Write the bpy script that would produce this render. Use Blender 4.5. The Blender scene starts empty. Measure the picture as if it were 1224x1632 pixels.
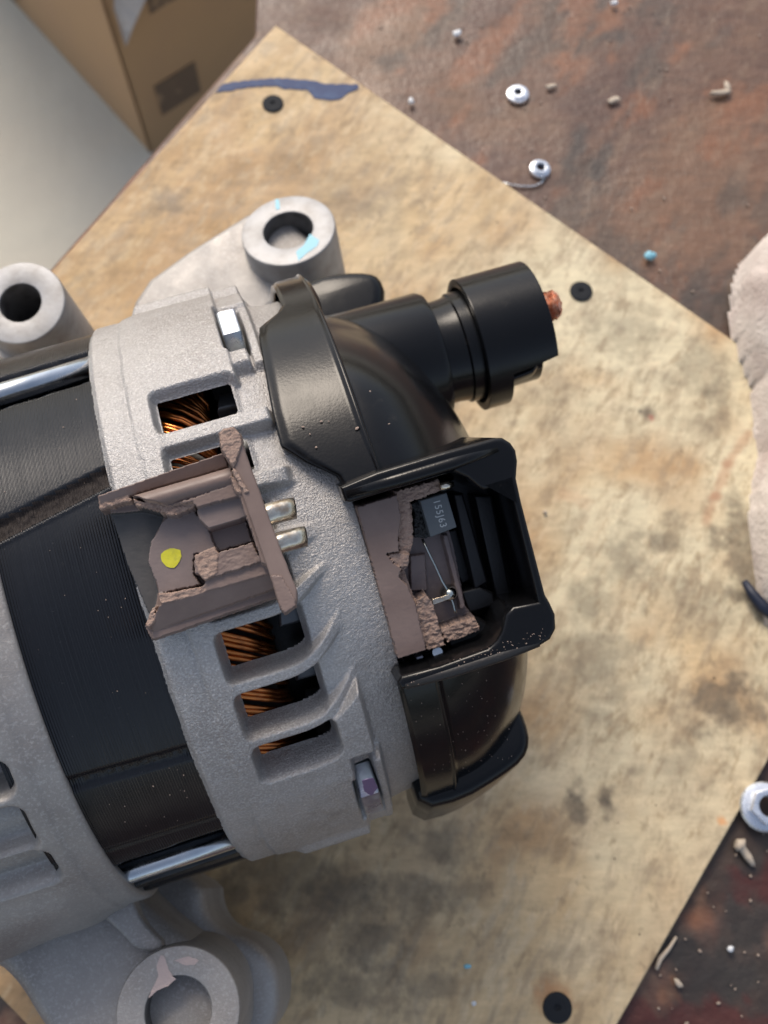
import bpy, bmesh, math, random
import numpy as np
from mathutils import Vector, Matrix
random.seed(4)
S = bpy.context.scene
C = S.collection
R = math.radians
# ------------------------------------------------------------------ camera, sky, sun, exposure
TILT = 19.62
cd = bpy.data.cameras.new('camera'); cam = bpy.data.objects.new('camera', cd); C.objects.link(cam)
cam.location = (0, 0, .329); cam.rotation_euler = (R(TILT), 0, 0)
cd.sensor_fit = 'VERTICAL'; cd.sensor_height = 36; cd.lens = 36*1680/1632
cd.clip_start = .01; cd.clip_end = 60
cd.dof.use_dof = True; cd.dof.focus_distance = .186; cd.dof.aperture_fstop = cd.lens/1.4
S.camera = cam
SUN_EL, SUN_AZ = 46, -22          # azimuth from +Y towards +X
w = bpy.data.worlds.new('World'); S.world = w; w.use_nodes = True
nt = w.node_tree; bg = nt.nodes['Background']
sky = nt.nodes.new('ShaderNodeTexSky'); sky.sky_type = 'NISHITA'; sky.sun_disc = False
sky.sun_elevation = R(SUN_EL); sky.sun_rotation = R(SUN_AZ); sky.dust_density = 3.0; sky.air_density = 1.0
hs_ = nt.nodes.new('ShaderNodeHueSaturation'); hs_.inputs['Saturation'].default_value = .68
nt.links.new(sky.outputs[0], hs_.inputs['Color']); nt.links.new(hs_.outputs[0], bg.inputs[0]); bg.inputs[1].default_value = .13
sl = bpy.data.lights.new('sun', 'SUN'); sun = bpy.data.objects.new('sun', sl); C.objects.link(sun)
sl.energy = 1.45; sl.angle = R(24); sl.color = (1, .87, .72)
dirv = Vector((math.sin(R(SUN_AZ))*math.cos(R(SUN_EL)), math.cos(R(SUN_AZ))*math.cos(R(SUN_EL)), math.sin(R(SUN_EL))))
sun.rotation_euler = dirv.to_track_quat('Z', 'Y').to_euler()
S.view_settings.view_transform = 'Standard'; S.view_settings.look = 'None'; S.view_settings.exposure = 0.5
S.view_settings.gamma = 1
# ------------------------------------------------------------------ measuring helpers (metres; local = alternator frame)
F = 1680.; TH = R(TILT)
CX = np.array([1, 0, 0.]); CU = np.array([0, math.cos(TH), math.sin(TH)]); CF = np.array([0, math.sin(TH), -math.cos(TH)])
CAM = np.array([0, 0, .329]); AL = R(17.42)
AX = np.array([math.cos(AL), math.sin(AL), 0]); AY = np.array([-math.sin(AL), math.cos(AL), 0]); AZ = np.array([0, 0, 1.])
P0 = np.array([-.0484, .0674, .083])
OC = np.array([(CAM-P0) @ AX, (CAM-P0) @ AY, (CAM-P0) @ AZ])*1000
def ray(px, py): return CX*(px-612)/F - CU*(py-816)/F + CF
def lray(px, py):
    d = ray(px, py); return np.array([d @ AX, d @ AY, d @ AZ])
def atz(px, py, z=0.):                       # world point at height z (m)
    d = ray(px, py); return CAM + d*(z-CAM[2])/d[2]
def atl(px, py, z):                          # local mm at local height z (mm)
    e = lray(px, py); return OC + e*(z-OC[2])/e[2]
def fr(phi):
    p = R(phi); return np.array([0, math.cos(p), -math.sin(p)]), np.array([0, math.sin(p), math.cos(p)])
def plane(px, py, phi, t):                   # (x, s) on the plane facing phi at distance t from the axis
    s, n = fr(phi); e = lray(px, py); k = (t-OC @ n)/(e @ n); q = OC+k*e
    return q[0], float(q @ s)
def cyl(px, py, r):
    e = lray(px, py); A = e[1]**2+e[2]**2; B = OC[1]*e[1]+OC[2]*e[2]; c = OC[1]**2+OC[2]**2-r*r
    t = (-B-math.sqrt(max(B*B-A*c, 0)))/A; q = OC+t*e
    return q[0], math.degrees(math.atan2(q[1], q[2]))
def bl(x, s, t, phi):                        # plane frame -> local mm
    sv, n = fr(phi); return np.array([x, 0, 0.])+sv*s+n*t
# ------------------------------------------------------------------ noise
def hsh(i, j, seed):
    n = (i.astype(np.int64)*374761393+j.astype(np.int64)*668265263+seed*974634777) & 0x7fffffff
    n = ((n ^ (n >> 13))*1274126177) & 0x7fffffff
    return ((n ^ (n >> 16)) & 0xffff)/65535.
def vn(x, y, seed=0):
    x = np.asarray(x, float); y = np.asarray(y, float)
    i = np.floor(x); j = np.floor(y); u = x-i; v = y-j; u = u*u*(3-2*u); v = v*v*(3-2*v)
    return (hsh(i, j, seed)*(1-u)*(1-v)+hsh(i+1, j, seed)*u*(1-v)+hsh(i, j+1, seed)*(1-u)*v+hsh(i+1, j+1, seed)*u*v)
def fbm(x, y, seed=0, o=4, g=.5):
    t = 0; a = 1; m = 0
    for k in range(o):
        t = t+a*vn(x*2**k, y*2**k, seed+k*7); m += a; a *= g
    return t/m
def ss(a, b, x):
    t = np.clip((x-a)/(b-a), 0, 1); return t*t*(3-2*t)
def inpoly(x, y, poly):
    ins = np.zeros(x.shape, bool); n = len(poly)
    for i in range(n):
        x0, y0 = poly[i]; x1, y1 = poly[(i+1) % n]
        if y0 == y1: continue
        c = (y0 > y) != (y1 > y)
        ins ^= c & (x < (x1-x0)*(y-y0)/(y1-y0)+x0)
    return ins
# ------------------------------------------------------------------ materials
def mat(name, col, rough=.5, metal=0., bump=None, var=None, spec=.5, coat=0., rvar=None, col_attr=None, aniso=0):
    m = bpy.data.materials.new(name); m.use_nodes = True; n = m.node_tree.nodes; l = m.node_tree.links
    b = n['Principled BSDF']; b.inputs['Base Color'].default_value = (*col, 1)
    b.inputs['Roughness'].default_value = rough; b.inputs['Metallic'].default_value = metal
    b.inputs['Specular IOR Level'].default_value = spec; b.inputs['Coat Weight'].default_value = coat
    tc = n.new('ShaderNodeTexCoord')
    def noise(scale, detail=4, rg=.5, dist=0):
        t = n.new('ShaderNodeTexNoise'); t.inputs['Scale'].default_value = scale; t.inputs['Detail'].default_value = detail
        t.inputs['Roughness'].default_value = rg; t.inputs['Distortion'].default_value = dist
        l.new(tc.outputs['Object'], t.inputs['Vector']); return t
    if var:                                  # list of (scale, colour, low, high, detail)
        last = None
        for (sc, c2, lo, hi, det) in var:
            t = noise(sc, det, .6); rp = n.new('ShaderNodeMapRange'); rp.inputs[1].default_value = lo; rp.inputs[2].default_value = hi
            l.new(t.outputs[0], rp.inputs[0]); mx = n.new('ShaderNodeMix'); mx.data_type = 'RGBA'
            l.new(rp.outputs[0], mx.inputs[0]); mx.inputs[7].default_value = (*c2, 1)
            if last is None: mx.inputs[6].default_value = (*col, 1)
            else: l.new(last, mx.inputs[6])
            last = mx.outputs[2]
        l.new(last, b.inputs['Base Color'])
    if rvar:
        t = noise(rvar[0], 5, .6); rp = n.new('ShaderNodeMapRange'); rp.inputs[1].default_value = .3; rp.inputs[2].default_value = .7
        rp.inputs[3].default_value = rvar[1]; rp.inputs[4].default_value = rvar[2]
        l.new(t.outputs[0], rp.inputs[0]); l.new(rp.outputs[0], b.inputs['Roughness'])
    if bump:                                 # list of (scale, distance, detail)
        prev = None
        for (sc, dist, det) in bump:
            t = noise(sc, det, .6); bn = n.new('ShaderNodeBump'); bn.inputs['Distance'].default_value = dist; bn.inputs['Strength'].default_value = 1
            l.new(t.outputs[0], bn.inputs['Height'])
            if prev: l.new(prev, bn.inputs['Normal'])
            prev = bn.outputs[0]
        l.new(prev, b.inputs['Normal'])
    if aniso: b.inputs['Anisotropic'].default_value = aniso
    return m
cast = mat('cast_aluminium', (.43, .415, .405), .44, .6, bump=[(3000, .00030, 3), (900, .00012, 2)],
           var=[(30, (.31, .285, .27), .42, .75, 3), (2400, (.56, .55, .54), .46, .70, 2), (90, (.22, .19, .17), .62, .85, 6)], rvar=(400, .34, .52))
cast2 = mat('smooth_cast_aluminium', (.33, .315, .30), .52, .4, bump=[(2600, .0001, 3), (300, .00008, 2)],
            var=[(45, (.26, .24, .225), .45, .7, 4), (1500, (.39, .375, .36), .5, .7, 2)], rvar=(150, .42, .6))
machined = mat('machined_aluminium', (.37, .37, .375), .5, .3, bump=[(900, .00008, 4)], var=[(150, (.27, .26, .25), .42, .7, 5)])
black = mat('black_plastic', (.005, .0052, .006), .28, 0, bump=[(1800, .00002, 2)], rvar=(120, .13, .26), spec=.30, var=[(260, (.02, .018, .016), .62, .85, 6)])
black_rough = mat('dull_black_plastic', (.016, .015, .015), .5, 0, bump=[(900, .00009, 4)], var=[(700, (.06, .05, .045), .6, .8, 5)])
blackdeep = mat('dark_inner_plastic', (.006, .006, .007), .42, 0, bump=[(1200, .00005, 3)])
lam = mat('black_lacquered_laminations', (.011, .012, .015), .26, .3, bump=[(700, .00003, 3)], rvar=(60, .17, .28), var=[(900, (.05, .05, .05), .68, .8, 5)])
weldm = mat('rusty_weld_groove', (.018, .012, .010), .7, .2, bump=[(600, .0003, 4)])
steel = mat('zinc_plated_steel', (.62, .64, .66), .2, 1, bump=[(500, .00004, 3)], rvar=(200, .14, .32), var=[(120, (.45, .5, .55), .4, .7, 3)])
zinc = mat('bolt_zinc', (.50, .55, .56), .3, .9, bump=[(500, .0001, 3)], rvar=(300, .2, .45), var=[(160, (.3, .3, .36), .45, .7, 3)])
coppe = mat('enamelled_copper', (.60, .19, .04), .22, .9, coat=.4, var=[(160, (.16, .04, .012), .4, .62, 4)])
dull_steel = mat('dull_rectifier_steel', (.12, .125, .13), .4, .6, var=[(150, (.04, .04, .045), .45, .65, 3)])
copper = mat('bare_copper', (.62, .27, .16), .5, .7, bump=[(900, .0003, 3)], var=[(800, (.75, .5, .4), .5, .7, 3)])
brown = mat('brown_bakelite', (.18, .128, .11), .5, 0, bump=[(900, .00003, 3)], var=[(120, (.22, .16, .138), .4, .7, 5)], rvar=(200, .42, .6))
brownl = mat('fractured_bakelite', (.37, .26, .205), .8, 0, bump=[(1500, .00025, 5), (4000, .0001, 3)], var=[(900, (.27, .185, .15), .4, .65, 5)])
purple = mat('dark_brown_bakelite', (.19, .145, .135), .45, 0, bump=[(900, .00003, 3)], var=[(100, (.09, .07, .07), .4, .7, 4)])
smoke = mat('smoky_floor_of_connector', (.07, .066, .064), .45, 0, bump=[(600, .00003, 3)], var=[(120, (.045, .045, .045), .4, .7, 4)])
yellow = mat('yellow_paint', (.60, .56, .03), .5, 0, bump=[(900, .0001, 3)], var=[(500, (.42, .4, .04), .5, .7, 4)])
capm = mat('grey_capacitor', (.085, .098, .108), .5, 0, bump=[(1500, .00003, 3)])
ink = mat('pale_print', (.42, .45, .46), .6)
resin = mat('black_resin', (.008, .009, .01), .45, 0, bump=[(900, .0005, 4)])
tin = mat('tinned_terminal', (.66, .6, .5), .25, 1, bump=[(700, .0001, 3)], var=[(260, (.45, .3, .18), .5, .72, 4)])
solder = mat('solder', (.5, .52, .48), .15, 1)
blackscrew = mat('black_phosphate_screw', (.012, .014, .018), .7, 0, spec=.25, bump=[(600, .0002, 3)])
cyanm = mat('light_blue_paint', (.32, .60, .70), .6, 0, bump=[(800, .0001, 3)])
purplem = mat('violet_marker', (.17, .12, .25), .4, .2)
bluem = mat('blue_marker_ink', (.012, .035, .12), .6, 0, var=[(200, (.03, .07, .17), .5, .7, 3)])
chipm = mat('pale_chip', (.5, .42, .33), .7, 0, bump=[(600, .0003, 3)])
whitechip = mat('white_crumb', (.7, .72, .74), .5)
cyanchip = mat('light_blue_crumb', (.22, .5, .62), .5)
redchip = mat('pinkish_dust', (.36, .27, .22), .9)
cardm = mat('corrugated_cardboard', (.42, .265, .14), .8, 0, bump=[(60, .0005, 3)], var=[(9, (.40, .25, .14), .4, .7, 3)])
printm = mat('dark_print_on_cardboard', (.15, .10, .065), .8, var=[(40, (.3, .2, .12), .5, .6, 3)])
plast = mat('grey_film', (.42, .41, .42), .35, 0, bump=[(20, .01, 3)])
clothm = mat('white_cotton', (.74, .67, .61), .95, 0, bump=[(700, .0008, 4), (120, .001, 3)], var=[(40, (.52, .43, .39), .45, .75, 4)])
floorm = mat('concrete', (.56, .545, .46), .75, 0, bump=[(30, .002, 5)], var=[(3.5, (.48, .47, .41), .35, .65, 5), (.9, (.58, .52, .42), .4, .65, 4)])
def attr_mat(name, rough, bump, rv=None, fine=None):
    m = mat(name, (.5, .5, .5), rough, bump=bump, rvar=rv); n = m.node_tree.nodes; l = m.node_tree.links
    a = n.new('ShaderNodeAttribute'); a.attribute_name = 'Col'; b = n['Principled BSDF']
    mx = n.new('ShaderNodeMix'); mx.data_type = 'RGBA'; mx.blend_type = 'MULTIPLY'; mx.inputs[0].default_value = 1
    t = n.new('ShaderNodeTexNoise'); t.inputs['Scale'].default_value = fine[0]; t.inputs['Detail'].default_value = 6; t.inputs['Roughness'].default_value = .7
    tc = n.new('ShaderNodeTexCoord'); mp = n.new('ShaderNodeMapping'); mp.inputs['Rotation'].default_value = (0, 0, R(-55)); mp.inputs['Scale'].default_value = (.3, 1, 1)
    l.new(tc.outputs['Object'], mp.inputs[0]); l.new(mp.outputs[0], t.inputs['Vector'])
    rp = n.new('ShaderNodeMapRange'); rp.inputs[1].default_value = .3; rp.inputs[2].default_value = .7; rp.inputs[3].default_value = fine[1]; rp.inputs[4].default_value = fine[2]
    l.new(t.outputs[0], rp.inputs[0]); l.new(a.outputs['Color'], mx.inputs[6]); l.new(rp.outputs[0], mx.inputs[7])
    l.new(mx.outputs[2], b.inputs['Base Color']); return m
boardm = attr_mat('stained_hardboard', .62, [(400, .0002, 5)], (60, .5, .75), (260, .82, 1.15))
benchm = attr_mat('rusty_painted_steel', .5, [(300, .0004, 5), (60, .0004, 3)], (40, .3, .6), (300, .75, 1.25))
# ------------------------------------------------------------------ mesh helpers
def link(name, me, mats, parent=None, smooth=False):
    o = bpy.data.objects.new(name, me); C.objects.link(o)
    for m in (mats if isinstance(mats, (list, tuple)) else [mats]): me.materials.append(m)
    if parent is not None: o.parent = parent
    if smooth: me.polygons.foreach_set('use_smooth', [True]*len(me.polygons))
    return o
def raw(name, verts, faces, mats, parent=None, smooth=False, mi=None, mm=True):
    me = bpy.data.meshes.new(name); v = np.asarray(verts, float)
    if mm: v = v*.001
    f = np.asarray(faces) if not isinstance(faces, list) else faces
    if isinstance(f, np.ndarray) and f.ndim == 2:
        k = f.shape[1]
        me.vertices.add(len(v)); me.vertices.foreach_set('co', v.ravel())
        me.loops.add(f.size); me.loops.foreach_set('vertex_index', f.ravel().astype(np.int32))
        me.polygons.add(len(f)); me.polygons.foreach_set('loop_start', np.arange(0, f.size, k, dtype=np.int32))
        if mi is not None: me.polygons.foreach_set('material_index', np.asarray(mi, np.int32))
        me.update(calc_edges=True); me.validate()
    else:
        me.from_pydata([tuple(q) for q in v], [], faces); me.update()
    return link(name, me, mats, parent, smooth)
def gridfaces(nu, nv, mask=None):
    i = np.arange(nu-1)[:, None]*nv+np.arange(nv-1)[None, :]
    q = np.stack([i, i+1, i+nv+1, i+nv], -1).reshape(-1, 4)
    if mask is not None: q = q[mask.reshape(-1)]
    return q
def clean(o, recalc=True):
    bm = bmesh.new(); bm.from_mesh(o.data); bmesh.ops.delete(bm, geom=[v for v in bm.verts if not v.link_faces], context='VERTS')
    if recalc: bmesh.ops.recalc_face_normals(bm, faces=bm.faces)
    bm.to_mesh(o.data); bm.free(); return o
def prism(name, pts, thick, org, u, v, n, mats, parent=None, holes=(), bev=0., smooth=True, res=3):
    """outline in the (u, v) plane (mm); the body hangs from org+0 down to -thick along n"""
    cu = bpy.data.curves.new('c', 'CURVE'); cu.dimensions = '2D'; cu.fill_mode = 'BOTH'
    cu.extrude = max(thick/2-bev, .01); cu.bevel_depth = bev; cu.offset = -bev; cu.bevel_resolution = res
    for loop in [pts]+list(holes):
        sp = cu.splines.new('POLY'); sp.points.add(len(loop)-1); sp.use_cyclic_u = True
        for k, p in enumerate(loop): sp.points[k].co = (p[0], p[1], 0, 1)
    o = bpy.data.objects.new('c', cu); C.objects.link(o)
    dg = bpy.context.evaluated_depsgraph_get(); me = bpy.data.meshes.new_from_object(o.evaluated_get(dg))
    bpy.data.objects.remove(o); bpy.data.curves.remove(cu)
    co = np.empty(len(me.vertices)*3); me.vertices.foreach_get('co', co); co = co.reshape(-1, 3)
    u, v, n, org = map(np.asarray, (u, v, n, org))
    w_ = org+co[:, :1]*u+co[:, 1:2]*v+(co[:, 2:]-thick/2)*n
    me.vertices.foreach_set('co', (w_*.001).ravel()); me.name = name; me.update(); me.materials.clear()
    oo = link(name, me, mats, parent)
    bm = bmesh.new(); bm.from_mesh(me); bmesh.ops.remove_doubles(bm, verts=bm.verts, dist=2e-6); bmesh.ops.recalc_face_normals(bm, faces=bm.faces)
    for f in bm.faces: f.material_index = 0; f.smooth = smooth
    if smooth:
        for e in bm.edges:
            if len(e.link_faces) == 2 and e.calc_face_angle(0) > R(32): e.smooth = False
            if not e.is_manifold: e.smooth = False
    bm.to_mesh(me); bm.free()
    return oo
EX, EY, EZ = np.eye(3)
def pprism(name, px, thick, phi, t, mats, parent, bev=0., holes=(), jag=0., smooth=True):
    pts = [plane(*p, phi, t) for p in px]; hs = [[plane(*p, phi, t) for p in h] for h in holes]
    if jag: pts = jagged(pts, jag)
    s, n = fr(phi); return prism(name, pts, thick, n*t, EX, s, n, mats, parent, hs, bev, smooth)
def zprism(name, px, thick, z, mats, parent, bev=0., holes=(), smooth=True, sub=0):
    pts = [tuple(atl(*p, z)[:2]) for p in px]
    for _ in range(sub): pts = chaikin(pts)
    return prism(name, pts, thick, EZ*z, EX, EY, EZ, mats, parent, [[tuple(atl(*p, z)[:2]) for p in h] for h in holes], bev, smooth)
def chaikin(p):
    o = []
    for i in range(len(p)):
        a = p[i]; b = p[(i+1) % len(p)]
        o += [(a[0]*.75+b[0]*.25, a[1]*.75+b[1]*.25), (a[0]*.25+b[0]*.75, a[1]*.25+b[1]*.75)]
    return o
def jagged(pts, amp, step=.5):
    out = []
    for i in range(len(pts)):
        a = np.array(pts[i]); b = np.array(pts[(i+1) % len(pts)]); L = np.linalg.norm(b-a); k = max(1, int(L/step))
        for j in range(k):
            q = a+(b-a)*j/k; out.append((q[0]+random.uniform(-amp, amp), q[1]+random.uniform(-amp, amp)))
    return out
def circ(cx, cy, r, n=48, a0=0): return [(cx+r*math.cos(a0+2*math.pi*k/n), cy+r*math.sin(a0+2*math.pi*k/n)) for k in range(n)]
def tube(name, pts, r, mats, parent, n=12, caps=True, mm=True):
    pts = [np.array(p, float) for p in pts]; rr = r if isinstance(r, (list, tuple)) else [r]*len(pts)
    V = []; nrm = None
    for i, p in enumerate(pts):
        t = pts[min(i+1, len(pts)-1)]-pts[max(i-1, 0)]; t = t/np.linalg.norm(t)
        if nrm is None:
            nrm = np.cross(t, [0, 0, 1.]) if abs(t[2]) < .9 else np.cross(t, [1., 0, 0])
        nrm = nrm-t*(nrm @ t); nrm /= np.linalg.norm(nrm); b = np.cross(t, nrm)
        for k in range(n):
            a = 2*math.pi*k/n; V.append(p+rr[i]*(math.cos(a)*nrm+math.sin(a)*b))
    Fc = [(i*n+k, i*n+(k+1) % n, (i+1)*n+(k+1) % n, (i+1)*n+k) for i in range(len(pts)-1) for k in range(n)]
    if caps: Fc += [tuple(range(n))[::-1], tuple((len(pts)-1)*n+k for k in range(n))]
    o = raw(name, V, Fc, mats, parent, mm=mm)
    me = o.data
    for p in me.polygons: p.use_smooth = len(p.vertices) == 4
    return o
def lathe(name, prof, org, ax, mats, parent, n=64, mm=True, a0=0, closed=True, cutfn=None):
    """prof = list of (along, radius) about axis ax through org"""
    ax = np.array(ax, float); ax /= np.linalg.norm(ax)
    u = np.cross(ax, [0, 0, 1.]) if abs(ax[2]) < .9 else np.cross(ax, [1., 0, 0]); u /= np.linalg.norm(u); v = np.cross(ax, u)
    V = [np.array(org)+ax*h+r*(math.cos(a)*u+math.sin(a)*v) for (h, r) in prof for a in [a0+2*math.pi*k/n for k in range(n)]]
    Fc = [(i*n+k, i*n+(k+1) % n, (i+1)*n+(k+1) % n, (i+1)*n+k) for i in range(len(prof)-1) for k in range(n)]
    o = raw(name, V, Fc, mats, parent, mm=mm)
    me = o.data; bm = bmesh.new(); bm.from_mesh(me); bmesh.ops.recalc_face_normals(bm, faces=bm.faces)
    for f in bm.faces: f.smooth = True
    for e in bm.edges:
        if len(e.link_faces) == 2 and e.calc_face_angle(0) > R(35): e.smooth = False
    bm.to_mesh(me); bm.free(); return o
def tag(o, label=None, cat=None, group=None, kind=None):
    if label: o['label'] = label
    if cat: o['category'] = cat
    if group: o['group'] = group
    if kind: o['kind'] = kind
    return o
def empty(name, loc, rz=0):
    o = bpy.data.objects.new(name, None); C.objects.link(o); o.location = loc; o.rotation_euler = (0, 0, rz); o.empty_display_size = .01; return o
def relief(name, layers, phi, box, res, base, mats, parent, seed=1, blur=1):
    """a block whose upper surface steps between the levels of its layers; box = x0,x1,s0,s1 (mm)"""
    x0, x1, s0, s1 = box; nx = int((x1-x0)/res); ns = int((s1-s0)/res)
    xs = np.linspace(x0, x1, nx); sv = np.linspace(s0, s1, ns); Xg, Sg = np.meshgrid(xs, sv, indexing='ij')
    H = np.full(Xg.shape, float(base)); M = np.zeros(Xg.shape, int); inside = np.zeros(Xg.shape, bool)
    for k, L in enumerate(layers):
        poly, t, mi = L[:3]; rough = L[3] if len(L) > 3 else 0; warp = L[4] if len(L) > 4 else 0; extra = L[5] if len(L) > 5 else None
        pp = [plane(*p, phi, t) for p in poly]
        wx = Xg+warp*(fbm(Xg*1.6, Sg*1.6, seed+k, 5, .72)-.5)*2; ws = Sg+warp*(fbm(Xg*1.6+50, Sg*1.6+9, seed+k+30, 5, .72)-.5)*2
        m = inpoly(wx, ws, pp)
        h = t+rough*((fbm(Xg*1.0+.5*Sg, Sg*1.8, seed+k+60, 6, .6)-.5)*1.1+.35*(np.abs(fbm(Xg*2.2, Sg*2.9, seed+k+90, 3)-.5)*2-.3))
        if extra: h = h+extra(Xg, Sg, pp)
        H[m] = h[m] if np.ndim(h) else h
        M[m] = mi; inside |= m
    for _ in range(blur):
        P = np.pad(H, 1, mode='edge'); Hb = (P[1:-1, 1:-1]*4+P[:-2, 1:-1]+P[2:, 1:-1]+P[1:-1, :-2]+P[1:-1, 2:])/8
        H = np.where(inside, Hb, H)
    anyin = inside[:-1, :-1] | inside[1:, :-1] | inside[:-1, 1:] | inside[1:, 1:]
    svv, n = fr(phi)
    V = Xg[..., None]*EX+Sg[..., None]*svv+H[..., None]*n
    f = gridfaces(nx, ns, anyin); mi = np.maximum(M[:-1, :-1], M[1:, 1:])[anyin]
    o = raw(name, V.reshape(-1, 3), f, mats, parent, mi=mi)
    return clean(o)
def blob(name, loc, r, sc, mats, parent=None, seed=0, amp=.3, sub=2):
    bm = bmesh.new(); bmesh.ops.create_icosphere(bm, subdivisions=sub, radius=1)
    rnd = random.Random(seed)
    for v in bm.verts:
        k = 1+rnd.uniform(-amp, amp); v.co = Vector((v.co.x*sc[0]*k*r, v.co.y*sc[1]*k*r, v.co.z*sc[2]*k*r))
    me = bpy.data.meshes.new(name); bm.to_mesh(me); bm.free()
    o = link(name, me, mats, parent, smooth=sub > 1); o.location = loc; return o
# ================================================================== SETTING
# concrete floor
me = bpy.data.meshes.new('floor'); me.from_pydata([(-8, -8, -.8), (8, -8, -.8), (8, 8, -.8), (-8, 8, -.8)], [], [(0, 1, 2, 3)])
tag(link('floor', me, floorm), kind='structure')
# hardboard sheet -------------------------------------------------
BA, BB, BC, BD = np.array([-.043, .322]), np.array([.183, .130]), np.array([.0035, -.1247]), np.array([-.219, .064])
def coloured_sheet(name, quad, nu, nv, z, thick, colfn, m, parent=None, wob=0, edge_mat=None):
    U_ = np.linspace(0, 1, nu)[:, None]; V_ = np.linspace(0, 1, nv)[None, :]
    if len(quad) == 4:
        A, B, Cc, D = [np.array(q) for q in quad]
        P = (A*((1-U_)*(1-V_))[..., None]+B*(U_*(1-V_))[..., None]+Cc*(U_*V_)[..., None]+D*((1-U_)*V_)[..., None])
    else:
        def edge(pl):
            return np.stack([np.interp(V_[0], [0, .35, 1], [q[k] for q in pl]) for k in (0, 1)], -1)[None]
        P = edge(quad[0])*(1-U_[..., None])+edge(quad[1])*U_[..., None]
    x = P[..., 0]; y = P[..., 1]; zz = z+wob*(fbm(x*40, y*40, 5)-.5)
    zz = np.broadcast_to(zz, x.shape).copy() if np.ndim(zz) else np.full(x.shape, z)
    e = .0006
    V = np.stack([x, y, zz], -1).reshape(-1, 3); f = gridfaces(nu, nv)
    ring = [(i, 0) for i in range(nu)]+[(nu-1, j) for j in range(1, nv)]+[(i, nv-1) for i in range(nu-2, -1, -1)]+[(0, j) for j in range(nv-2, 0, -1)]
    idx = np.array([i*nv+j for i, j in ring]); low = V[idx].copy(); low[:, 2] -= thick; base = len(V)
    V = np.vstack([V, low]); n = len(idx); a = np.arange(n); b = (a+1) % n
    f = np.vstack([f, np.stack([idx[a], base+a, base+b, idx[b]], -1)])
    o = raw(name, V, f, m, parent, mm=False)
    col = np.ones((len(V), 4), np.float32); col[:, :3] = colfn(V[:, 0], V[:, 1])
    at = o.data.color_attributes.new('Col', 'FLOAT_COLOR', 'POINT'); at.data.foreach_set('color', col.ravel())
    clean(o); return o
def lerp(a, b, t): return np.asarray(a)*(1-t[..., None])+np.asarray(b)*t[..., None]
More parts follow.
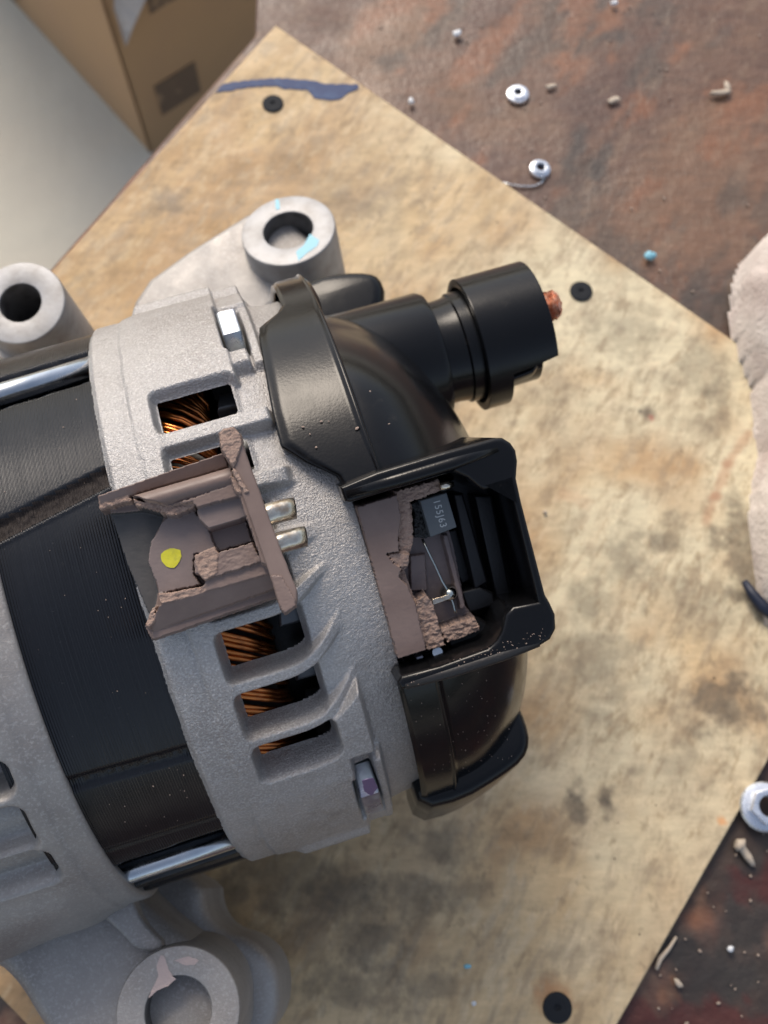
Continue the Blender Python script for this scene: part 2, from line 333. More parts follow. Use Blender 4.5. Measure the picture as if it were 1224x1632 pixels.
def board_col(x, y):
    a = R(58); wx_ = .012*(fbm(x*15, y*15, 91, 4)-.5); u = x*math.cos(a)+y*math.sin(a)+wx_; v = -x*math.sin(a)+y*math.cos(a)+wx_      # u runs along the fibre
    mmx, mmy = x*1000, y*1000
    c = lerp((.47, .30, .15), (.60, .44, .245), ss(.35, .65, fbm(u*22, v*50, 1, 5)))
    c = lerp(c, (.68, .61, .42), ss(-.06, .08, x)*.9*ss(.25, .6, fbm(x*30, y*30, 8))*(.35+.65*ss(-.06, .09, y)))
    c = lerp(c, (.36, .23, .115), ss(.5, .72, fbm(u*45, v*120, 2, 5, .6))*.45*ss(.14, .0, x)+.0)
    c = lerp(c, (.26, .18, .10), ss(.56, .75, fbm(u*90+3, v*260, 3, 5, .65))*.55)
    warm = np.exp(-(((x+.09)/.09)**2+((y-.20)/.12)**2)); c = lerp(c, (.40, .255, .115), warm*.5)
    c = lerp(c, (.62, .50, .33), ss(.55, .7, fbm(u*150, v*420, 13, 4, .6))*.35)
    fl = ss(.55, .75, fbm(u*200, v*500, 23, 5, .7))*ss(.4, .65, fbm(x*18, y*18, 77, 3)); c = lerp(c, (.30, .2, .1), fl*.5)
    lowm = np.clip(ss(.02, -.1, y+.35*x)+.35, 0, 1)
    c = lerp(c, (.20, .135, .075), ss(.52, .72, fbm(u*55+9, v*110, 61, 6, .68))*.75*lowm)
    c = lerp(c, (.33, .25, .16), ss(.5, .75, fbm(u*120, v*300, 66, 5, .7))*.5)
    # grease and handling stains, plus soft shadow painted in below the alternator: px x, y, radius mm x, mm y, strength
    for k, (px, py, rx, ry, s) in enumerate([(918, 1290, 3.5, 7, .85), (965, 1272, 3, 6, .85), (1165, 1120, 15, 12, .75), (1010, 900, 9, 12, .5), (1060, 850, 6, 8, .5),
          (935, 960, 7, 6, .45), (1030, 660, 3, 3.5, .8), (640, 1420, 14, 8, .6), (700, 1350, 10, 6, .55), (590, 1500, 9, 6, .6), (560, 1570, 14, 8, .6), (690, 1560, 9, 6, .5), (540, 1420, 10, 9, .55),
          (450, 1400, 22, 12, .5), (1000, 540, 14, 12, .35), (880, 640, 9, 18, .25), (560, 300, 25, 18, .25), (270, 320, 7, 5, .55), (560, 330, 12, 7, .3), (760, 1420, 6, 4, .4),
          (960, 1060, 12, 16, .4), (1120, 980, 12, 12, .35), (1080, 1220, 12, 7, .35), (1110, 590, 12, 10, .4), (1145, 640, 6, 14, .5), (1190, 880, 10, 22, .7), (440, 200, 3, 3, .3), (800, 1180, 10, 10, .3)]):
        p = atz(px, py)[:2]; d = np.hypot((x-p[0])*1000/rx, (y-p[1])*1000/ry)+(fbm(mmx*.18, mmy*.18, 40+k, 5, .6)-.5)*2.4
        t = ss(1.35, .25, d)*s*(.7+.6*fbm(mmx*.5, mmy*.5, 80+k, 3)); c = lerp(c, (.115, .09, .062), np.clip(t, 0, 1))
    t = ss(.74, .80, fbm(mmx*.35+mmy*.1, mmy*.33, 31, 3))*ss(.45, .6, fbm(mmx*.03, mmy*.03, 35)); c = lerp(c, (.2, .14, .08), t*.35)
    # rusty streak beside the cloth, pinkish spot
    for (pts, wd, colr, s) in [([(1192, 690), (1160, 740), (1140, 790), (1125, 830)], 2.2, (.40, .20, .11), .5), ([(900, 790), (930, 800)], 3.5, (.55, .32, .18), .3)]:
        for q in range(len(pts)-1):
            A, B = atz(*pts[q])[:2]*1000, atz(*pts[q+1])[:2]*1000; ab = B-A; tt = np.clip(((mmx-A[0])*ab[0]+(mmy-A[1])*ab[1])/(ab @ ab), 0, 1)
            d = np.hypot(mmx-A[0]-tt*ab[0], mmy-A[1]-tt*ab[1])/wd+(fbm(mmx*.4, mmy*.4, 7)-.5); c = lerp(c, colr, ss(1.2, .2, d)*s)
    for (px, py, r_, colr) in [(1038, 665, 1.4, (.35, .1, .07)), (1230, 1310, 3, (.5, .18, .06)), (1150, 1308, 1.6, (.62, .26, .08)), (1020, 655, .8, (.03, .025, .02)), (880, 1590, 6, (.42, .2, .08))]:
        p = atz(px, py)[:2]*1000; d = np.hypot(mmx-p[0], mmy-p[1])/r_+(fbm(mmx*.6, mmy*.6, 3)-.5); c = lerp(c, colr, ss(1.3, .3, d)*.7)
    return c
board = coloured_sheet('hardboard_sheet', (BA, BB, BC, BD), 520, 520, 0, .004, board_col, boardm)
tag(board, 'tan stained sheet of hardboard under the alternator on the rusty bench', 'board')
# rusty bench -----------------------------------------------------
BZ = -.0042
def bench_col(x, y): return bench_col0(x, y)*np.array([.74, .64, .54])
def bench_col0(x, y):
    mmx, mmy = x*1000, y*1000; a = R(52); u = x*math.cos(a)+y*math.sin(a); v = -x*math.sin(a)+y*math.cos(a)
    c = lerp((.135, .085, .07), (.20, .125, .09), ss(.35, .65, fbm(u*18, v*30, 11, 5)))
    far = ss(.16, .36, y); c = lerp(c, (.26, .17, .115), far*ss(.3, .6, fbm(u*16, v*35, 12, 5))*.9)
    c = lerp(c, (.105, .06, .055), ss(.45, .62, fbm(x*22, y*22, 13, 4))*.5)
    c = lerp(c, (.09, .085, .08), ss(.56, .70, fbm(u*22, v*60, 14, 5, .6))*.6)
    c = lerp(c, (.30, .14, .075), ss(.56, .72, fbm(u*35, v*80, 15, 5, .6))*.7)
    c = lerp(c, (.28, .21, .16), ss(.60, .74, fbm(u*70, v*160, 16, 5, .65))*.5)
    near = ss(.12, -.02, y); c = lerp(c, (.03, .032, .034), near*ss(.42, .52, fbm(u*26, v*40, 17, 5, .6))*.85); c = lerp(c, (.10, .022, .02), near*ss(.5, .6, fbm(x*50, y*50, 18, 4, .6))*.75)
    for k, (px, py, rx, ry, s) in enumerate([(915, 240, 4, 16, .8), (960, 260, 3.5, 16, .8), (1000, 180, 3, 10, .6), (620, 100, 7, 7, .6), (985, 60, 6, 5, .7), (1030, 450, 10, 8, .7), (1120, 480, 14, 12, .6), (640, 90, 4, 4, .6)]):
        p = atz(px, py, BZ)[:2]; q = a+.25; dx = (x-p[0])*1000; dy = (y-p[1])*1000; du = dx*math.cos(q)+dy*math.sin(q); dv = -dx*math.sin(q)+dy*math.cos(q)
        d = np.hypot(dv/rx, du/ry)+(fbm(mmx*.2, mmy*.2, 50+k, 5, .6)-.5)*1.6; c = lerp(c, (.06, .06, .063), ss(1.2, .2, d)*s)
    return c
q1 = (BA+np.array([-.004, -.006])+(BA-BD)/np.linalg.norm(BA-BD)*.004)
bench = empty('workbench', (.3, .2, -.8)); tag(bench, 'rusty red brown steel workbench top carrying the hardboard', 'workbench')
left = (BD-BA)/np.linalg.norm(BD-BA); inn = np.array([-left[1], left[0]])
K0 = np.array([-.0515, .3205]); K1 = K0+left*.62+np.array([.012, -.006])
LB = [np.array([-.058, .62]), K0, K1]; RB = [np.array([.70, .70]), np.array([.68, .35]), np.array([.6, -.65])]
o = coloured_sheet('bench_top', (LB, RB), 420, 560, BZ, .03, bench_col, benchm, wob=.0009); o.parent = bench; o.matrix_parent_inverse = Matrix.Translation((-.3, -.2, .8))
for (x, y) in ((.02, .45), (.5, .5), (.48, -.3), (-.12, -.2)):
    me = bpy.data.meshes.new('leg'); bm = bmesh.new(); bmesh.ops.create_cube(bm, size=1); bmesh.ops.scale(bm, vec=(.05, .05, .76), verts=bm.verts); bmesh.ops.bevel(bm, geom=bm.edges[:], offset=.004, segments=2); bm.to_mesh(me); bm.free()
    l_ = link('leg', me, black_rough, bench); l_.location = (x-.3, y-.2, .383)
# blue marker line and screws belong to the sheet
mk = [(344, 147), (355, 133), (400, 127), (445, 124), (500, 128), (520, 134), (572, 134), (572, 141), (555, 147), (545, 156), (530, 160), (500, 156), (492, 143), (450, 141), (440, 137), (400, 138), (372, 143)]
mk = [tuple(atz(*p, .0003)[:2]*1000) for p in mk]
prism('marker_line', jagged(mk, .25, 1.2), .25, (0, 0, .3), EX, EY, EZ, bluem, board, bev=0, smooth=False)
def screw(px, py, r):
    p = atz(px, py, 0)*1000
    prof = [(-.3, .001), (-.2, r*.16), (.30, r*.24), (.36, r*.5), (.4, r*.8), (.28, r*.95), (.0, r), (-.4, r*.98)]
    o = lathe('screw', prof, (p[0], p[1], .35), (0, 0, 1), blackscrew, board, 28)
    for a in (0, math.pi/2):
        c_, s_ = math.cos(a+.4), math.sin(a+.4)
    return o
sc1 = screw(435, 166, 4.1); screw(926, 465, 4.1); screw(888, 1606, 4.2)
# cardboard box on the floor ------------------------------------
cb = empty('cardboard_box', (-.302, .895, -.8)); tag(cb, 'open brown cardboard box standing on the concrete floor beside the bench', 'box')
da = np.array([-.209, .255]); da /= np.linalg.norm(da); db = np.array([da[1], -da[0]]); HB = .30
def quad(name, pts, m, par, th=.004, kind=None):
    me = bpy.data.meshes.new(name); bm = bmesh.new(); vs = [bm.verts.new(p) for p in pts]; f = bm.faces.new(vs); n = None
    bm.normal_update(); nn = f.normal.copy(); r_ = bmesh.ops.extrude_face_region(bm, geom=[f]); bmesh.ops.translate(bm, vec=-nn*th, verts=[e for e in r_['geom'] if isinstance(e, bmesh.types.BMVert)])
    bmesh.ops.recalc_face_normals(bm, faces=bm.faces); bm.to_mesh(me); bm.free(); return link(name, me, m, par)
def P3(a, b, z): return (da[0]*a+db[0]*b, da[1]*a+db[1]*b, z)
quad('side_panel', [P3(0, 0, 0), P3(0, 0, HB), P3(.6, 0, HB), P3(.6, 0, 0)], cardm, cb)
quad('side_panel', [P3(0, 0, 0), P3(0, .5, 0), P3(0, .5, HB), P3(0, 0, HB)], cardm, cb)
quad('side_panel', [P3(.6, 0, 0), P3(.6, .5, 0), P3(.6, .5, HB), P3(.6, 0, HB)], cardm, cb)
quad('side_panel', [P3(0, .5, 0), P3(.6, .5, 0), P3(.6, .5, HB), P3(0, .5, HB)], cardm, cb)
quad('flap', [P3(.0, 0, HB), P3(-.13, .01, HB+.09), P3(-.13, .5, HB+.09), P3(.0, .5, HB)], cardm, cb)
quad('flap', [P3(0, 0, HB), P3(.6, 0, HB), P3(.6, -.02, HB+.12), P3(.03, -.02, HB+.12)], cardm, cb)
wq = [tuple(atz(*p, z_)-np.array([-.302, .895, -.8])) for p, z_ in (((192, 98), -.66), ((160, -8), -.56), ((236, -8), -.54), ((214, 40), -.58))]
wf = quad('plastic_film', wq, plast, cb, .002)
wq = [tuple(atz(*p, z_)-np.array([-.302, .895, -.8])) for p, z_ in (((192, 34), -.59), ((202, 20), -.57), ((216, 22), -.57), ((204, 46), -.59))]
quad('torn_label', wq, whitechip, cb, .002)
quad('printed_mark', [P3(-.0015, .05, .20), P3(-.0015, .10, .20), P3(-.0015, .10, .24), P3(-.0015, .05, .24)], printm, cb, .001)
quad('printed_mark', [P3(-.0015, .03, .05), P3(-.0015, .09, .05), P3(-.0015, .09, .10), P3(-.0015, .03, .10)], printm, cb, .001)
quad('tape_strip', [P3(.30, -.006, .02), P3(.30, -.006, .1), P3(.36, -.006, .1), P3(.36, -.006, .02)], printm, cb, .001)
# ================================================================== ALTERNATOR
alt = empty('alternator', tuple(P0*[1, 1, 0]), AL)
tag(alt, 'large car alternator lying on the tan board, black end cover broken open', 'alternator')
alt.location = tuple(P0)
# ---- stator core
xs = np.arange(-34, 2.01, .11); ph = np.concatenate([np.arange(-135, 105, .45), np.arange(105, 225.1, 3)])
Xg, Pg = np.meshgrid(xs, ph, indexing='ij')
r = 63.7+.085*np.sin(2*np.pi*Xg/.5)*(.85+.3*vn(Xg*2, Pg*.1, 3))+.08*(fbm(Xg*.2, Pg*.15, 9)-.5)
def groove(c, half, depth, slope=0):
    d = np.abs(Pg-(c+slope*(Xg+5))); return depth*ss(half+.5, half-.35, d)
g = groove(4.1, 1.6, 1.3, .2); g2 = groove(-44.9, 1.1, .8, -.04)
rug = (fbm(Xg*1.2, Pg*1.3, 21, 3)-.4)
r = r-g*(.75+.5*rug)-g2*(.8+.5*rug)-groove(34.0, 5.8, 4.6, .06)-groove(-73.4, 6.2, 4.6, .04)-groove(-86, 2, .9)-groove(-62, .35, .3, -.02)+groove(2.0, .22, .3, .2)
V = np.stack([Xg, r*np.sin(np.radians(Pg)), r*np.cos(np.radians(Pg))], -1).reshape(-1, 3)
mi = ((g > .6) & (Xg < 50))[:-1, :-1].astype(int).reshape(-1)
st = raw('stator_core', V, gridfaces(len(xs), len(ph)), [lam, weldm], alt, smooth=True, mi=mi)
# ---- through bolts
def loc_at(x, phi, r): return np.array([x, r*math.sin(R(phi)), r*math.cos(R(phi))])
def rod(phi0, phi1, r0, rr, hx, hphi, hr, stripe):
    o = tube('through_bolt', [loc_at(-45, phi0, r0), loc_at(-25, phi0, r0), loc_at(2, phi1, r0)], rr, steel, alt, 20)
    c = loc_at(hx, hphi, hr)
    pts = circ(0, 0, 6.6, 6, R(hphi+stripe))
    h = prism('bolt_head', [(p[0], p[1]) for p in pts], 4.0, c+EX*4.0, EY, EZ, EX, zinc, o, bev=.5)
    return o, h
b1, h1 = rod(35.4, 37.2, 61.5, 2.4, 26.3, 33.2, 60.6, 12)
b2, h2 = rod(-77.0, -76.1, 61.6, 2.35, 26.6, -71.6, 60.8, 12)
pprism('paint_mark', [(577, 1244), (595, 1240), (602, 1256), (592, 1268), (581, 1262)], .12, -71.6, 66.75, purplem, b2, jag=.1, smooth=False)
# ---- copper winding
core = lathe('rotor', [(-20, 30), (-20, 46), (36, 46), (40, 30)], (0, 0, 0), EX, blackdeep, alt, 60)
wind = lathe('stator_winding', [(-2, 49), (-2, 52.4), (17, 51.6), (19, 48)], (0, 0, 0), EX, mat('dark_winding_varnish', (.02, .008, .004), .4), alt, 90)
wme = None
for k in range(170):
    a0 = -135+k*1.42+random.uniform(-.3, .3)
    if a0 > 105: break
    if wme is None:
        pts = [loc_at(x, d, rr_) for x, d, rr_ in [(5, 2.6, 56.8), (8, 1.5, 57.8), (11, 0, 57.9), (14, -2.0, 57.3), (17, -4.6, 55.6), (18.8, -7.0, 53.0), (18, -8.8, 49.5)]]
        o = tube('copper_wire', pts, .52, coppe, wind, 8); wme = o.data
    else:
        o = bpy.data.objects.new('copper_wire', wme); C.objects.link(o); o.parent = wind
    o.rotation_euler = (-R(a0+random.uniform(-.35, .35)), 0, 0); o.location = (random.uniform(-.0006, .0006), 0, 0)
for k, a0 in enumerate(range(-128, 100, 12)):   # solder lugs of the rectifier behind the winding
    sv, n_ = fr(a0+4)
    prism('rectifier_pin', [(21, -2), (26, -2.2), (26.5, 1.8), (22, 2.4)], 7, n_*56.5, EX, sv, n_, dull_steel, core, bev=.9)
# ---- rear bracket: one casting described as radius over (x, angle)
xe = np.arange(-1.5, 41.01, .2); ph = np.concatenate([np.arange(-132, 102, .19), np.arange(102, 228.1, 1.0)])
Xg, Pg = np.meshgrid(xe, ph, indexing='ij')
warp = 4.6*np.clip((Xg-20)/11, 0, 1.3)**2*ss(-14, -24, Pg)
Pw = Pg-warp
rs = 61.6-1.6*ss(26, 40, Xg)
top = ss(-8, 2, Pg)                                                  # upper half: ribs end bluntly
outer = np.where(Xg < 5.2, 64.7, 64.7)+.35*ss(4.8, 5.6, Xg)
win = [(10.4, 18.6), (-1.3, 5.7), (-12.2, -5.6), (-23.2, -16.4), (-34.4, -26.5), (-45.6, -37.6), (-55.6, -48.3)]
ribs = [(8.1, 2.0), (-3.4, 1.8), (-14.2, 1.7), (-24.9, 1.6), (-36.0, 1.6), (-46.9, 1.6)]
# ridge of ribs over the recessed shoulder
rmax = rs.copy()
ribh = 64.9*np.ones_like(Xg)
for (c, hw) in ribs:
    d = np.abs(Pw-c)*R(1)*65; xend = 31.2
    lat = ss(hw+.55, hw-.55, d); endb = ss(31.6, 30.2, Xg); endl = ss(33.5, 24.5, Xg)
    hgt = rs+(64.6-rs)*lat*(top*endb+(1-top)*endl)
    rmax = np.maximum(rmax, hgt)
body = ss(26.6, 25.2, Xg)                                             # full-radius body
inband = ((Pg < 18) & (Pw > -48))
# fuller body right up to the shoulder between slots only left of x=10
full = ss(11.0, 9.0, Xg)
rr = rmax+(outer-rmax)*full
# solid pads round the bolts
padA = ss(17.0, 18.0, Pg)*ss(27.1, 26.4, Xg)
rr = np.maximum(rr, rs+(outer+.5*ss(19, 26, Pg)*ss(5, 9, Xg)-rs)*padA)
padB = ss(-54.4, -55.8, Pg)*ss(27.4, 26.7, Xg)
rr = np.maximum(rr, rs+(outer+.3*ss(-58, -62, Pg)*ss(5, 9, Xg)-rs)*padB)
blk = ss(-47.4, -48.4, Pw)*ss(-58.2, -56.4, Pg)*ss(32.6, 31.7, Xg)    # square ended lug beside the lower bolt
rr = np.maximum(rr, rs+(outer-rs)*blk)
sh = ss(42, 44, Pg)*ss(33.5, 32.6, Xg)                                # pads around the bolt heads
rr = np.maximum(rr, rs+(64.2-rs)*sh)
sh2 = ss(19.5, 21, Pg)*ss(25.5, 24, Pg)*ss(30.6, 30, Xg); rr = np.maximum(rr, rs+(64.6-rs)*sh2)
sh3 = ss(20, 21.5, Pg)*ss(33.4, 32.8, Xg)*ss(30.3, 31, Xg); rr = np.maximum(rr, rs+(63.0-rs)*sh3)
sh4 = ss(-59, -60, Pg)*ss(33.4, 32.6, Xg)*ss(30.4, 31.2, Xg); rr = np.maximum(rr, rs+(64.4-rs)*sh4)
sh5 = ss(-81, -82.5, Pg)*ss(33.0, 32.2, Xg); rr = np.maximum(rr, rs+(64.2-rs)*sh5)
# gap round the hex heads
for (c, h_) in ((33.5, 8.9), (-71.6, 9.2)):
    pk = ss(h_, h_-.8, np.abs(Pg-c))*ss(25.9, 26.3, Xg)*ss(31.0, 30.5, Xg); rr = rr*(1-pk)+56.5*pk
# extra lump on the far side
lump = ss(60, 64, Pg)*ss(92, 88, Pg)*ss(6, 9, Xg)*ss(36, 33, Xg); rr = rr+2.3*lump*ss(0, 1, lump)
lump = ss(-86, -90, Pg)*ss(-128, -120, Pg)*ss(9, 12, Xg)*ss(27.5, 26.5, Xg); rr = rr+1.4*lump
# slot windows
hole = np.zeros_like(Xg)
for (a, b) in win:
    x0, x1 = 9.7, 25.6; cxm, cym = (x0+x1)/2, (a+b)/2; hx, hy = (x1-x0)/2, (b-a)/2*R(1)*65; rad = 1.3
    qx = np.abs(Xg-cxm)-hx+rad; qy = np.abs(Pw-cym)*R(1)*65-hy+rad
    sd = np.hypot(np.maximum(qx, 0), np.maximum(qy, 0))+np.minimum(np.maximum(qx, qy), 0)-rad
    hole = np.maximum(hole, ss(.75, -.55, sd))
deep = 62.3-4.1*ss(4, -30, Pg)
rr = rr*(1-hole)+deep*hole
# soften, then casting unevenness
for _ in range(2):
    P_ = np.pad(rr, 1, mode='edge'); rr = (P_[1:-1, 1:-1]*4+P_[:-2, 1:-1]+P_[2:, 1:-1]+P_[1:-1, :-2]+P_[1:-1, 2:])/8
rr = rr-1.0*ss(.2, -1.5, Xg)**2
crease = np.exp(-((Xg-5.0-.6*(fbm(Pg*.1, Xg*0, 4)-.5)*4)/.45)**2); rr = rr-.22*crease*ss(.25, .5, fbm(Pg*.12, Xg*0, 8))
rr = rr+.16*(fbm(Xg*.5, Pg*.5, 2, 4)-.5)+.07*(vn(Xg*2.2, Pg*2.5, 6)-.5)
V = np.stack([Xg, rr*np.sin(np.radians(Pg)), rr*np.cos(np.radians(Pg))], -1)
# closing rings at both ends
sn, cs = np.sin(np.radians(ph)), np.cos(np.radians(ph))
ring = lambda x, r_: np.stack([np.full_like(ph, x), r_*sn, r_*cs], -1)[None]
V = np.concatenate([ring(4, 60.5), ring(-1.2, 62.5), V, ring(41.2, 52), ring(38, 40)])
keep = ((hole[:-1, :-1]+hole[1:, 1:]+hole[1:, :-1]+hole[:-1, 1:])/4 < .985)
keep = np.concatenate([np.ones((2, keep.shape[1]), bool), keep, np.ones((2, keep.shape[1]), bool)])
rb = raw('rear_bracket', V.reshape(-1, 3), gridfaces(V.shape[0], V.shape[1], keep), cast, alt, smooth=True)
# ---- drive end bracket (left), radius map again
xe = np.arange(-80, -23.9, .35); ph = np.concatenate([np.arange(-132, 102, .4), np.arange(102, 228.1, 2.0)])
Xg, Pg = np.meshgrid(xe, ph, indexing='ij')
rr = 65.2+.5*ss(-28.5, -30, Xg)+1.2*ss(-45, -60, Xg)
rr = rr+1.6*ss(-64, -72, Pg)*ss(-30, -38, Xg)
hole = np.zeros_like(Xg)
sl_ = [(cyl(0, 1297, 65.6)[1], cyl(0, 1372, 65.6)[1], cyl(50, 1330, 65.6)[0]), (cyl(0, 1380, 65.6)[1], cyl(0, 1432, 65.6)[1], cyl(93, 1392, 65.6)[0]),
       (cyl(0, 1215, 65.6)[1], cyl(0, 1272, 65.6)[1], cyl(14, 1245, 65.6)[0]), (-10, -22, -33.), (8, -4, -32.)]
for (b, a, x1) in sl_:
    x0 = -70; cxm, cym = (x0+x1)/2, (a+b)/2; hx, hy = (x1-x0)/2, abs(b-a)/2*R(1)*65; rad = 2.2
    qx = np.abs(Xg-cxm)-hx+rad; qy = np.abs(Pg-cym)*R(1)*65-hy+rad
    sd = np.hypot(np.maximum(qx, 0), np.maximum(qy, 0))+np.minimum(np.maximum(qx, qy), 0)-rad; hole = np.maximum(hole, ss(1.1, -1.1, sd))
rr = rr-hole*(4.5+3*ss(0, 1, (Pg+50)/10))
pk = ss(5.6, 4.6, np.abs(Pg+77.5))*ss(-27.5, -26, Xg); rr = rr+.18*(fbm(Xg*.3, Pg*.3, 2, 4)-.5)-.5*ss(-24.8, -24, Xg)
V = np.stack([Xg, rr*np.sin(np.radians(Pg)), rr*np.cos(np.radians(Pg))], -1)
sn, cs = np.sin(np.radians(ph)), np.cos(np.radians(ph)); ring = lambda x, r_: np.stack([np.full_like(ph, x), r_*sn, r_*cs], -1)[None]
V = np.concatenate([ring(-80, 20), V, ring(-24.1, 62.5), ring(-32, 61)])
de = raw('drive_end_bracket', V.reshape(-1, 3), gridfaces(V.shape[0], V.shape[1]), cast2, alt, smooth=True)
# ---- mounting lugs
borem = mat('shaded_bore', (.13, .125, .12), .55, .3, bump=[(700, .0001, 3)], var=[(200, (.07, .065, .06), .45, .65, 4)])  # shade inside the deep lug holes, put into the bore colour
def lug(px, py, z, rad, hr, depth, tilt=(0, 0), hoff=(0, 0), mats=machined, parent=de, name='mounting_lug', flare=0):
    c = atl(px, py, z); n = np.array([math.sin(R(tilt[0])), math.sin(R(tilt[1])), 0]); n[2] = math.sqrt(1-n[0]**2-n[1]**2)
    prof = [(-depth, rad+flare), (-depth*.4, rad+flare*.35), (-1.2, rad+.1), (-.35, rad), (-.08, rad-.18), (0, rad-.5), (0, hr+.45), (-.08, hr+.15), (-.4, hr), (-depth, hr-.2), (-depth, .01)]
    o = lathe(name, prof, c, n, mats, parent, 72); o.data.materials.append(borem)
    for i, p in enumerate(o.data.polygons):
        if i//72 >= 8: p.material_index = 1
    return o
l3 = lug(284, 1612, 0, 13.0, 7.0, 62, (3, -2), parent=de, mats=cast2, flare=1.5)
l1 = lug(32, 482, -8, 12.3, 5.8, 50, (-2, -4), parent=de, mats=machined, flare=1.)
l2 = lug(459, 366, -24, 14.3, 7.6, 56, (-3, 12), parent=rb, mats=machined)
zprism('lug_arm', [(190, 560), (214, 478), (238, 443), (300, 398), (392, 340), (440, 330), (520, 400), (500, 440), (430, 490), (400, 600)], 12, -31, cast2, rb, bev=2.2)
zprism('lug_arm', [(-60, 600), (-20, 540), (60, 520), (96, 500), (112, 545), (90, 600)], 24, -20, cast2, de, bev=2)
zprism('lug_arm', [(-250, 1420), (0, 1380), (190, 1400), (236, 1450), (300, 1500), (384, 1580), (372, 1690), (250, 1760), (130, 1720), (60, 1635), (25, 1572), (-20, 1530), (-250, 1480)], 55, -7, cast2, de, bev=5, sub=2)
zprism('lug_arm', [(120, 1330), (322, 1395), (326, 1450), (352, 1484), (398, 1496), (432, 1524), (447, 1570), (440, 1640), (380, 1700), (150, 1600)], 40, -38, cast2, de, bev=4, sub=2)
# rim boss round the lower rod, with a flash line
pts = [(150, 1340), (182, 1372), (204, 1408), (216, 1450), (240, 1484), (262, 1503), (250, 1520), (212, 1512), (196, 1490), (150, 1450), (130, 1390)]
zprism('rim_boss', pts, 14, -3.5, cast2, de, bev=1.0, sub=1)
# light blue marks on the lug, worn pinkish mark on the lower lug
def mark(name, px, z, m, parent, par_t=None):
    pts = jagged([tuple(atl(*p, z)[:2]) for p in px], .18, .8); c = np.mean(pts, 0)
    return prism(name, pts, .16, EZ*z, EX, EY, EZ, m, parent, smooth=False)
def tmark(px, lugpx, z, tilt, m, parent, lift=.12):
    c = atl(*lugpx, z); n = np.array([math.sin(R(tilt[0])), math.sin(R(tilt[1])), 0]); n[2] = math.sqrt(1-n[0]**2-n[1]**2)
    u = np.cross(EY, n); u /= np.linalg.norm(u); v = np.cross(n, u); o_ = c+n*lift; pts = []
    for p in px:
        e = lray(*p); k = ((o_-OC) @ n)/(e @ n); q = OC+k*e-o_; pts.append((q @ u, q @ v))
    return prism('paint_mark', jagged(pts, .15, .8), .15, o_, u, v, n, m, parent, smooth=False)
tmark([(494, 372), (508, 382), (506, 392), (488, 404), (476, 416), (472, 402), (486, 388)], (459, 366), -24, (-3, 12), cyanm, l2)
tmark([(438, 318), (444, 317), (446, 333), (440, 334)], (459, 366), -24, (-3, 12), cyanm, l2)
pinkm = mat('scuffed_pinkish_metal', (.50, .40, .37), .5, .4, bump=[(900, .0002, 4)])
tmark([(256, 1522), (262, 1522), (268, 1545), (280, 1560), (268, 1572), (250, 1578), (236, 1592), (244, 1572), (252, 1556), (249, 1540)], (284, 1612), 0, (3, -2), pinkm, l3)
tmark([(278, 1530), (300, 1524), (318, 1530), (310, 1539), (290, 1538)], (284, 1612), 0, (3, -2), pinkm, l3)
# ---- rear cover
def xedge(p):
    e = np.interp(p, [-140, -24, -14, -9.5, -6.5, -2.5, 1.5, 8, 27, 30, 33.5, 36, 60, 110], [39.4, 39.4, 39.8, 40.0, 39.2, 34.5, 30.9, 31.2, 33.3, 34.0, 38.5, 40.0, 40.6, 40.6]); return e
ph = np.concatenate([np.arange(-134, 104, .5), np.arange(104, 226.1, 3)])
svals = np.concatenate([np.linspace(0, 1, 40), 1+np.linspace(.012, 1, 60)])
Sg, Pg = np.meshgrid(svals, ph, indexing='ij')
xe0 = xedge(Pg); sk = np.clip(Sg, 0, 1); dm = np.clip(Sg-1, 0, 1)
low = ss(0, -60, Pg)                                                  # the dome is fuller below than above
q = dm*math.pi/2*.98; pw = .80-.22*low
xx = xe0+(47.2-xe0)*sk+(28.6*np.sin(q)**(1.25-.25*low))
r0 = 63.9+.5*ss(10, 60, np.abs(Pg+18))
r1 = 62.6-1.2*(1-low)-6.5*ss(8, 42, Pg)
rr = np.where(Sg <= 1, r0-.5*ss(.15, 0, Sg*1.0)-.0*Sg, r1*np.cos(q)**pw)
# raised bead at the step
rr = rr+.55*np.exp(-((Sg-.965)/.03)**2)
xx = xx+.0*rr
V = np.stack([xx, rr*np.sin(np.radians(Pg)), rr*np.cos(np.radians(Pg))], -1)
PHB = -25
sv, nb = fr(PHB)
scoord = V @ sv; tcoord = V @ nb
XB0, XB1, SB0, SB1 = 38, 90, -20.4, 17.6
inb = (V[..., 0] > XB0) & (V[..., 0] < XB1) & (scoord > SB0) & (scoord < SB1) & (tcoord > 10)
kp = ~(inb[:-1, :-1] | inb[1:, :-1] | inb[:-1, 1:] | inb[1:, 1:])
rc = raw('rear_cover', V.reshape(-1, 3), gridfaces(V.shape[0], V.shape[1], kp), black, alt, smooth=True)
md = rc.modifiers.new('thick', 'SOLIDIFY'); md.thickness = .0018; md.offset = 1 if True else -1
clean(rc)
# make sure normals point outward, thickness goes inward
me = rc.data; c0 = me.polygons[len(me.polygons)//3]; rad = Vector((0, c0.center.y, c0.center.z)); md.offset = -1 if c0.normal.dot(rad) > 0 else 1
# corner humps of the cover (far side and lower side)
zprism('corner_hump', [(450, 470), (500, 436), (545, 428), (588, 428), (606, 436), (616, 462), (600, 520), (480, 520)], 60, -2, black, rc, bev=3.2, sub=1)
zprism('corner_hump', [(672, 1291), (740, 1274), (800, 1238), (836, 1210), (847, 1182), (840, 1148), (826, 1118), (800, 1000), (640, 1050), (650, 1230)], 50, 8, black, rc, bev=2.5, sub=1)
